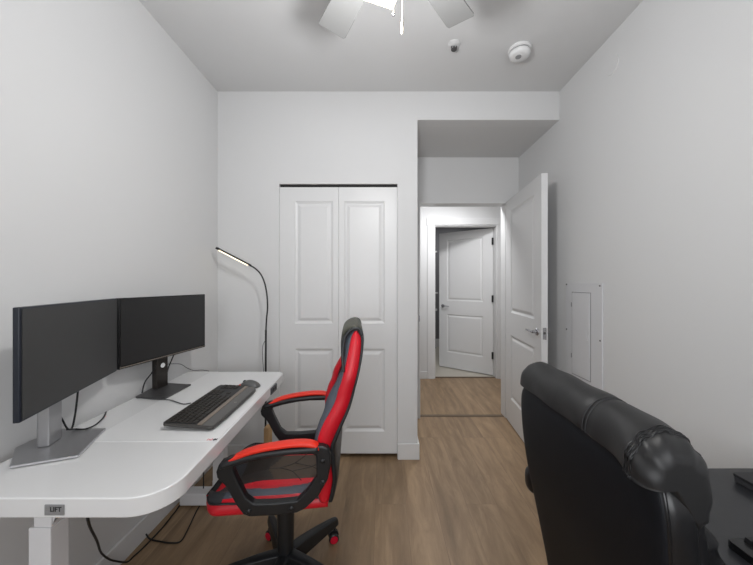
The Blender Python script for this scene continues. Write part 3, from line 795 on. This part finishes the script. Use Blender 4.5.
# v, grey front u, red front u, red rear u, shell rear u
side = [(505,315,317,326,331),(496,312.5,314.5,328,333),(482,313,316,330,334.5),(468,313,317,329,337),(450,311,315,328,340),(440,311.5,314.5,331,342),(425,315.5,320,338,344.8),(414,320.3,326.5,343.5,348),(403,323,332,347.7,350.5),(392,328.3,335,350.7,353.5),(384,333,338,353,355.7),(366,340.5,342.6,357,359.2),(348,342.0,346.4,359.2,361.8),(340,343.5,348.3,358.6,362.6),(334.5,348,351.5,355.5,362)]
S = seg_interp([(bz(a),bxz(b),bxz(c_),bxz(d_),bxz(e_)) for a,b,c_,d_,_e in side for e_ in (d_+(3.0+2.5*max(0,min(1,(a-395)/45))),)], 44)
# side bolsters (red outer, grey inner front) mirrored
def wing(z):
    # half-width of backrest at height z
    t = (z-.5)/(1.14-.5)
    return .215 + .012*math.sin(PI*min(max((t-.1)/.5,0),1)) - .055*max(0,t-.72)/.28
for s_ in (-1,1):
    rs = []
    for (z,xg,xr,xb,xe) in S:
        hw = wing(z); c_ = [(xr,hw-.004),(xr+.001,hw-.012),(xr+.004,hw-.05),(xr+.02,hw-.085),(xb,hw-.085),(xb,hw-.01),(xb-.004,hw-.002),((xr+xb)/2,hw+.006),(xr+.005,hw+.003)]
        rs.append([(x, CY+s_*y, z) for x,y in c_])
    obj('side_bolster', rings(rs), M['red'], rc, smooth=True)
    rs = []
    for (z,xg,xr,xb,xe) in S:
        hw = wing(z); c_ = [(xr+.004,hw-.002),(xr-.001,hw-.003),((xg+xr)/2,hw-.008),(xg,hw-.02),(xg+.003,hw-.035),(xg+.018,hw-.062),(xg+.028,hw-.062),(xr+.012,hw-.02)]
        rs.append([(x, CY+s_*y, z) for x,y in c_])
    bm = rings(rs); bm.faces.ensure_lookup_table()
    for i_,f_ in enumerate(bm.faces):
        if i_ % 8 in (3,4,5) and i_ < len(bm.faces)-2: f_.material_index = 1
    obj('inner_bolster', bm, [M['greyl'],M['red']], rc, smooth=True)
# rear shell
rs = []
for (z,xg,xr,xb,xe) in S:
    hw = wing(z)+.003
    rs.append([(x, CY+y, z) for x,y in [(xb-.002,-hw),(xb-.004,-hw+.05),(xb-.004,hw-.05),(xb-.002,hw),(xb+(xe-xb)*.5,hw),(xe-.004,hw-.02),(xe,hw-.06),(xe,-hw+.06),(xe-.004,-hw+.02),(xb+(xe-xb)*.5,-hw)]])
obj('back_shell', rings(rs), M['blackl'], rc, smooth=True)
# centre panel
rs = []
for i_,(z,xg,xr,xb,xe) in enumerate(S[:40]):
    hw = wing(z)-.058
    rs.append([(x, CY+y, z) for x,y in [(xr+.012,-hw),(xr+.006,-hw*.5),(xr+.004,0),(xr+.006,hw*.5),(xr+.012,hw),(xb-.001,hw),(xb-.001,-hw)]])
obj('centre_panel', rings(rs), M['brownp'], rc, smooth=True)
# headrest: black pad and olive cap wrapping the top
rs = []
hp = [(372,340,342.5),(366,337.4,346),(358,336.4,350),(350,336.2,352),(343,336.8,354),(337,338.6,355),(333,342.5,356)]
for (z,xf,xk) in seg_interp([(bz(a),bxz(b),bxz(c_)) for a,b,c_ in hp], 20):
    hw = wing(z)-.03
    rs.append([(x, y, z) for x,y in srect((xf+xk)/2, CY, (xk-xf)/2, hw, 5, 40)])
obj('headrest', rings(rs), M['blackl'], rc, smooth=True)
# dark outline piping round the red wing
pl = [(bz(a),bxz(b),0) for a,b in [(374,340.5),(360,339.4),(348,340),(340,341.8),(334,347),(331.5,353),(333,357.5),(339,360)]]
for s_ in (-1,1):
    obj('headrest_piping', tube([(x, CY+s_*(wing(z)+.002), z) for z,x,_ in pl], .006, 10), M['blackl'], rc, smooth=True)
# cap: rows along arc from front to back over the top
arc = [(337.2,345),(337.8,337.5),(341.5,332.3),(347.5,329),(353,328),(357,329.5),(360,333.5),(361.5,341)]
rs = []
A3 = seg_interp([(bxz(a),bz(b)) for a,b in arc], 22)
cc_ = (bxz(352), bz(341))
for (x,z) in A3:
    ring = []
    for k_ in range(17):
        q = -1+2*k_/16; sh = 1-.16*abs(q)**6
        hw = wing(bz(331))+.004
        ring.append((cc_[0]+(x-cc_[0])*sh, CY+q*hw, cc_[1]+(z-cc_[1])*sh))
    for k_ in range(16,-1,-1):
        q = -1+2*k_/16
        ring.append((cc_[0]+(x-cc_[0])*.72, CY+q*(wing(bz(331))-.006), cc_[1]+(z-cc_[1])*.72))
    rs.append(ring)
obj('top_cap', rings(rs), M['olive'], rc, smooth=True)
bm = rings([[(cc_[0]+(x-cc_[0])*.8, y_, cc_[1]+(z-cc_[1])*.8) for x,z in A3] for y_ in (CY-wing(bz(331))+.006, CY+wing(bz(331))-.006)])
obj('cap_core', bm, M['blackl'], rc)
# arms
outer = [(214.5,467),(217,459.5),(225,454.5),(240,450.5),(262,447.5),(290,446.5),(316,446.5),(322,449),(324.5,456),(324.5,468),(321.5,482),(312.5,498),(300,510),(291,514),(268,515),(246,514.5),(240,512),(234,503),(223.5,482),(215.5,473)]
inner = [(231,463),(245.5,459),(265.4,455.5),(283.7,454),(306.6,454.5),(310,456.5),(310.2,478),(301.5,491.5),(291.4,501.5),(270,502.5),(250,501.5),(242.5,495),(235,478.6),(230.5,467)]
YA = 1.068
def arm(y0, y1, label):
    def cv(p, y): 
        q = PY(p[0]+2.5,p[1]-2.5*max(0,min(1,(p[1]-450)/60)),YA); return Vector((q.x, y, q.z))
    bm = bmesh.new()
    def loop_e(pts, y):
        vs = [bm.verts.new(cv(p,y)) for p in pts]
        return vs, [bm.edges.new((vs[i],vs[(i+1)%len(vs)])) for i in range(len(vs))]
    vo, eo = loop_e(outer, y0); vi, ei = loop_e(inner, y0)
    r_ = bmesh.ops.triangle_fill(bm, edges=eo+ei, use_beauty=True)
    fs = [g_ for g_ in r_['geom'] if isinstance(g_, bmesh.types.BMFace)]
    ex = bmesh.ops.extrude_face_region(bm, geom=fs)
    bmesh.ops.translate(bm, vec=(0,y1-y0,0), verts=[g_ for g_ in ex['geom'] if isinstance(g_, bmesh.types.BMVert)])
    am = obj('armrest', bm, M['frame'], rc, bevel=.006, bseg=3)
    # pad: red top over dark under-pad
    top = [(220,457.5),(226,452.5),(240,446),(254,442.5),(268,440.5),(285,439),(300,439.3),(309,441.5),(314,445.5)]
    low = [(222,460),(231,456.5),(244,452.5),(256,450.6),(270,449),(285,448),(300,447.8),(309,448.2),(314.3,448)]
    rs = []
    ym = (y0+y1)/2; hw0 = .021
    for a_,b_ in zip(seg_interp(top,24), seg_interp(low,24)):
        A_ = cv(a_,ym); B_ = cv(b_,ym); i_ = len(rs)/23
        hw = hw0*(1-(2*abs(i_-.5))**6*.45)
        sc2 = (YA+.018)/YA; A_ = Vector((A_.x, ym, H-(H-A_.z)*sc2)); hz = .0085; mid = A_-Vector((0,0,hz))
        rs.append([(mid.x, ym+y, mid.z+z) for y,z in srect(0,0,hw,hz,3.2,20)])
    o = obj('arm_pad', rings(rs), M['redpad'], am, smooth=True); o['label'] = 'orange-red padded arm top'
    rs = []
    for a_ in seg_interp([(219,461),(230,458),(244,454.4),(256,452.2),(270,450.8),(285,449.8),(300,449.5),(312,449.5)],20):
        A_ = cv(a_,ym); rs.append([(A_.x, ym+y, A_.z+z) for y,z in srect(0,0,.024,.012,3,16)])
    obj('pad_base', rings(rs), M['blackl'], am, smooth=True)
    for (u,v_) in ((245.3,508.7),(286,508.7),(316.5,461.5),(316.8,483.5)):
        c_ = cv((u,v_), y0 if y0 < CY else y1); 
        bm = lathe([(0,-.001),(.009,-.001),(.009,.002),(.006,.005),(0,.005)],(0,0,0),14)
        bm.transform(Matrix.Translation(c_) @ Matrix.Rotation(PI/2 if y0 < CY else -PI/2,4,'X')); obj('bolt', bm, M['black'], am, smooth=True)
arm(1.053, 1.083, 'near'); arm(mir(1.083), mir(1.053), 'far')
piv = Vector((-.38,1.07,0)); ra = Matrix.Rotation(math.radians(5.5),4,'Z')
rc.location = piv + ra @ (rc.location-piv) + Vector((.012,0,0)); rc.rotation_euler = (0,0,math.radians(5.5))

# ================================================================= BLACK LEATHER CHAIR
bc = thing('leather_chair', 'large black padded leather office chair in the right foreground facing away', 'office chair', (.66,.70,0))
YCc = .705
# rear panel rows: z, rear x, half width, centre y
R = [(.36,.505,.19,.71),(.46,.500,.215,.71),(.56,.484,.225,.71),(.66,.466,.232,.71),(.76,.448,.238,.71),(.86,.436,.243,.708),(.95,.430,.241,.706),(.99,.434,.228,.708),(1.02,.448,.195,.710)]
rs = []
for (z,x,hw,yc) in seg_interp(R, 30):
    rs.append([(px_, py_, z) for px_, py_ in srect(x+.022, yc, .024, hw, 7, 44)])
obj('back_panel', rings(rs), M['leatherp'], bc, smooth=True)
# piping outline of the rear panel
out = [(x+.012, yc-hw+.002, z) for z,x,hw,yc in seg_interp(R,16)[:-1]]
topc = [(.457, YCc-.17, 1.014),(.45,YCc-.08,1.02),(.45,YCc+.08,1.02),(.457,YCc+.17,1.014)]
out2 = [(x+.012, yc+hw-.002, z) for z,x,hw,yc in seg_interp(R,16)[:-1]][::-1]
obj('back_piping', tube(out+topc+out2, .0036, 8), M['piping'], bc, smooth=True)
bm = tube([(x+.004, yc-hw+.022, z) for z,x,hw,yc in seg_interp(R,16)[:-2]], .003, 6)
obj('back_seam', bm, M['piping'], bc, smooth=True)
# main cushion in front of the panel
R2 = [(.44,.545,.08,.190),(.52,.530,.10,.215),(.62,.515,.118,.238),(.70,.500,.125,.262),(.76,.490,.095,.262),(.84,.482,.055,.244),(.92,.480,.040,.238),(.98,.482,.035,.232),(1.01,.487,.03,.22)]
rs = []
for i_,(z,x,th,hw) in enumerate(seg_interp(R2, 34)):
    rs.append([(px_, py_, z) for px_, py_ in srect(x+th/2-.01, YCc, th/2+.01, hw, 4.5, 52)])
obj('back_cushion', rings(rs), M['leather'], bc, smooth=True)
# side welt band between panel and cushion
for s_ in (-1,1):
    rs = []
    for (z,x,hw,yc) in seg_interp(R, 24)[:-1]:
        dn = max(0,(z-.97)/.06)**2*.03
        rs.append([(x_, y_, z-dn*.3) for x_,y_ in srect(x+.034, yc+s_*(hw-.016-dn), .026, .021, 3.2, 20)])
    obj('side_welt', rings(rs), M['leather'], bc, smooth=True)
# front lumbar pillow
R3 = [(.50,.60,.07,.15),(.58,.585,.10,.185),(.68,.575,.11,.20),(.78,.550,.085,.208),(.86,.530,.065,.205),(.93,.52,.04,.19)]
rs = []
for i_,(z,x,th,hw) in enumerate(seg_interp(R3, 26)):
    w_ = .006*math.sin(i_*1.9)+.004*math.sin(i_*3.1)
    rs.append([(px_, py_, z) for px_, py_ in srect(x+th/2-.02, YCc, th/2+.02+w_*.4, hw+w_, 3, 52)])
obj('lumbar_pillow', rings(rs), M['leather'], bc, smooth=True)
# headrest roll: rings along y
rs = []; NR = 72
def roll_ring(t):
    """t 0..1 from near end to far end"""
    y = .461+(.955-.461)*t
    e = min(t,1-t)*.513                      # distance to end
    k_ = min(1, e/.038); sh = math.sqrt(max(0,1-(1-k_)**2))
    sh = .5+.5*sh
    hx, hz = .061*sh, .070*sh
    cx, cz = .486-(.022*math.exp(-(t*.5/.07)**2)), 1.000-(.006*math.exp(-(t*.5/.07)**2))
    seam = math.exp(-((t-.34)/.012)**2)*.004 + math.exp(-((t-.37)/.012)**2)*.004
    ring = []
    for q in range(36):
        a = 2*PI*q/36; c_, s_ = math.cos(a), math.sin(a)
        rx = hx*math.copysign(abs(c_)**.82, c_); rz = hz*math.copysign(abs(s_)**.86, s_)
        wr = (.0042*math.exp(-(e/.06)**2)*math.sin(a*11+t*30)*(1 if t<.5 else .3))+.0016*math.sin(a*4+t*22)
        f_ = 1+(wr-seam)/.07
        # front side hangs lower than the back side
        nr = math.exp(-(t*.5/.06)**2)             # 1 at the near gathered end
        wl = min(1, max(0,-c_)*1.6)*(1-nr) + nr*min(1, max(0,(.40-c_)*1.5))
        dz = -.030*max(0,c_)*(1 if s_<.2 else .3) + ((.075-.006*nr)*(-s_)*wl*(sh if nr > .3 else 1) if s_ < 0 else 0)
        ring.append((cx+rx*f_, y, cz+rz*f_+dz))
    return ring
rs = [roll_ring(0.5*(1-math.cos(PI*(.0+i_/NR)))) for i_ in range(NR+1)]
hr = obj('headrest_roll', rings(rs), M['leatherh'], bc, smooth=True, subsurf=1)
# stitched gathers at the near end and two seams across
def roll_pt(t, a, off=.0016):
    r_ = roll_ring(t); n = 36; f_ = (a/(2*PI)*n) % n; k_ = int(f_); g_ = f_-k_
    p = Vector(r_[k_])*(1-g_)+Vector(r_[(k_+1)%n])*g_; c_ = Vector((.486,p.y,1.0)); return p+(p-c_).normalized()*off
for t in (.345,.365):
    obj('seam', tube([roll_pt(t, a_) for a_ in [math.radians(x) for x in range(-20,215,12)]], .0011, 6), M['stitch'], hr)
for t in (.066,.082,.098):
    obj('seam', tube([roll_pt(t+.006, a_, .0004) for a_ in [math.radians(x) for x in range(-50,200,10)]], .0013, 6), M['piping'], hr, smooth=True)
    bm = bmesh.new()
    for i_ in range(0,22):
        a0 = math.radians(-60+i_*12)
        tube([roll_pt(t,a0,.0006),roll_pt(t,a0+.09,.0006)], .0009, 5, bm, smooth=False)
    obj('stitch_line', bm, M['stitch'], hr)
# seat, arms, column and base
rs = []
for (z,hx,hy) in seg_interp([(.405,.22,.22),(.42,.25,.25),(.46,.262,.262),(.50,.258,.258),(.515,.235,.235),(.52,.16,.16)], 14):
    rs.append([(x,y,z) for x,y in srect(.79, YCc, hx, hy, 4.5, 44)])
obj('seat', rings(rs), M['leather'], bc, smooth=True)
for s_ in (-1,1):
    y = YCc+s_*.312
    am = obj('armrest', tube([(.55,YCc+s_*.312,.63),(.548,YCc+s_*.325,.57),(.555,YCc+s_*.325,.49),(.58,YCc+s_*.31,.42),(.66,YCc+s_*.22,.41)], .016, 12), M['black'], bc, smooth=True)
    rs = []
    for (x,hy,hz) in seg_interp([(.487,.012,.020),(.497,.028,.038),(.53,.034,.046),(.60,.034,.044),(.66,.032,.040),(.685,.020,.022)], 20):
        rs.append([(x, y+a_, .648+b_) for a_,b_ in srect(0,0,hy,hz,2.6,22)])
    obj('arm_pad', rings(rs), M['leather'], am, smooth=True)
obj('back_bracket', box(.55,.72,YCc-.05,YCc+.05,.375,.405), M['black'], bc, bevel=.006)
obj('gas_column', lathe([(0,.12),(.03,.12),(.03,.26),(.02,.262),(.02,.40),(0,.40)], (.78,YCc,0), 20), M['black'], bc)
obj('hub', lathe([(0,.07),(.04,.07),(.045,.12),(.03,.135),(0,.135)], (.78,YCc,0), 20), M['black'], bc, smooth=True)
for k_ in range(5):
    a = math.radians(20+72*k_); R_ = Matrix.Translation((.78,YCc,0)) @ Matrix.Rotation(a,4,'Z')
    rs = [[(x,-hw,z0),(x,hw,z0),(x,hw*.6,z1),(x,-hw*.6,z1)] for x,hw,z0,z1 in [(.03,.03,.075,.13),(.17,.024,.075,.115),(.29,.018,.07,.095)]]
    bm = rings(rs); bm.transform(R_); obj('base_leg', bm, M['black'], bc, bevel=.003)
    bm = lathe([(0,-.022),(.022,-.022),(.026,-.018),(.026,.018),(.022,.022),(0,.022)], (0,0,0), 18)
    bm.transform(R_ @ Matrix.Translation((.28,0,.028)) @ Matrix.Rotation(PI/2,4,'X')); tube([R_@Vector((.28,0,.05)),R_@Vector((.28,0,.08))], .006, 8, bm, smooth=False)
    obj('caster', bm, M['black'], bc, smooth=False, bevel=.002)

# ================================================================= BLACK DESK with laptop and keyboard
bd = thing('black_desk', 'black desk with a rounded corner along the right wall', 'desk', (1.0,.3,0))
obj('desktop', prism(rrect(.70,1.295,-.45,.946,(.14,.03,.03,.03),10),'z',.70,.73), M['bdesk'], bd, bevel=.003)
for x, y in ((.75,-.40),(.75,.28),(1.24,-.40),(1.24,.84)):
        obj('leg', box(x-.02,x+.02,y-.02,y+.02,0,.70), M['black'], bd, bevel=.002)
lt = thing('laptop', 'closed dark laptop lying on the black desk', 'laptop', (1.12,.71,.73))
obj('base', prism(rrect(1.028,1.262,.55,.885,.012,4),'z',.733,.747), M['laptops'], lt, bevel=.0015)
obj('lid', prism(rrect(1.026,1.262,.549,.886,.012,4),'z',.7475,.756), M['laptop'], lt, bevel=.002)
for i_ in range(4):
    w_ = (.014,.010,.014,.018)[i_]; y = .862-.030*i_
    obj('port', box(1.0265,1.030,y-w_,y,.738,.743), M['ink'], lt)
obj('rubber_foot', box(1.05,1.24,.86,.872,.73,.7332), M['black'], lt)
k2 = thing('keyboard', 'black keyboard corner on the black desk beside the leather chair', 'keyboard', (.86,.46,.73))
T2 = Matrix(((0,-1,0,.905),(1,0,0,.235),(0,0,1,.73),(0,0,0,1)))
bm = prism(rrect(0,.43,0,.145,.008,4),'z',.0005,.018); bm.transform(T2); obj('case', bm, M['blackg'], k2, bevel=.002)
ky = M['black']
bm = box(0,0.01,0,0.01,0,0.01); bm.free()
keys(k2, T2@Matrix.Translation((0,0,.0185)) @ Matrix.Scale(2.2,4,(0,0,1)), .418, .13, .006, .007, ky)

# ================================================================= LIGHTS
def area(name, loc, rot, sx, sy, power, col=(1,1,1)):
    l = bpy.data.lights.new(name, 'AREA'); l.shape = 'RECTANGLE'; l.size = sx; l.size_y = sy; l.energy = power; l.color = col
    o = bpy.data.objects.new(name, l); C.objects.link(o); o.location = loc; o.rotation_euler = rot; return o
def point(name, loc, power, r, col=(1,1,1)):
    l = bpy.data.lights.new(name, 'POINT'); l.energy = power; l.shadow_soft_size = r; l.color = col
    o = bpy.data.objects.new(name, l); C.objects.link(o); o.location = loc; return o
area('soft_fill_behind_camera', (.05,YB+.03,1.55), (PI/2,0,0), 1.45, 1.3, 29, (.975,.985,1))  # soft fill added in front of the unseen, presumed window
point('fan_light', (ctr.x,ctr.y,2.13), 26.5, .07, (.985,.99,1))
area('hall_light', (.75,3.32,2.50), (0,0,0), .3, .3, 23, (.98,.985,1))
area('bath_light', (1.4,5.5,2.50), (0,0,0), .3, .3, 8, (.98,.985,1))
w = bpy.data.worlds.new('World'); bpy.context.scene.world = w; w.use_nodes = True
w.node_tree.nodes['Background'].inputs['Color'].default_value = (.8,.87,1,1); w.node_tree.nodes['Background'].inputs['Strength'].default_value = .6

# ================================================================= CAMERA
cam = bpy.data.cameras.new('Camera'); co = bpy.data.objects.new('Camera', cam); C.objects.link(co)
cam.sensor_width = 36; cam.lens = F/753*36; cam.sensor_fit = 'HORIZONTAL'
co.location = (0,0,H); co.rotation_euler = (PI/2,0,0)
cam.shift_x = -(U0-376.5)/753; cam.shift_y = (V0-282.5)/753; cam.clip_start = .02
bpy.context.scene.camera = co
vs = bpy.context.scene.view_settings
vs.view_transform = 'Standard'; vs.look = 'None'; vs.exposure = 0
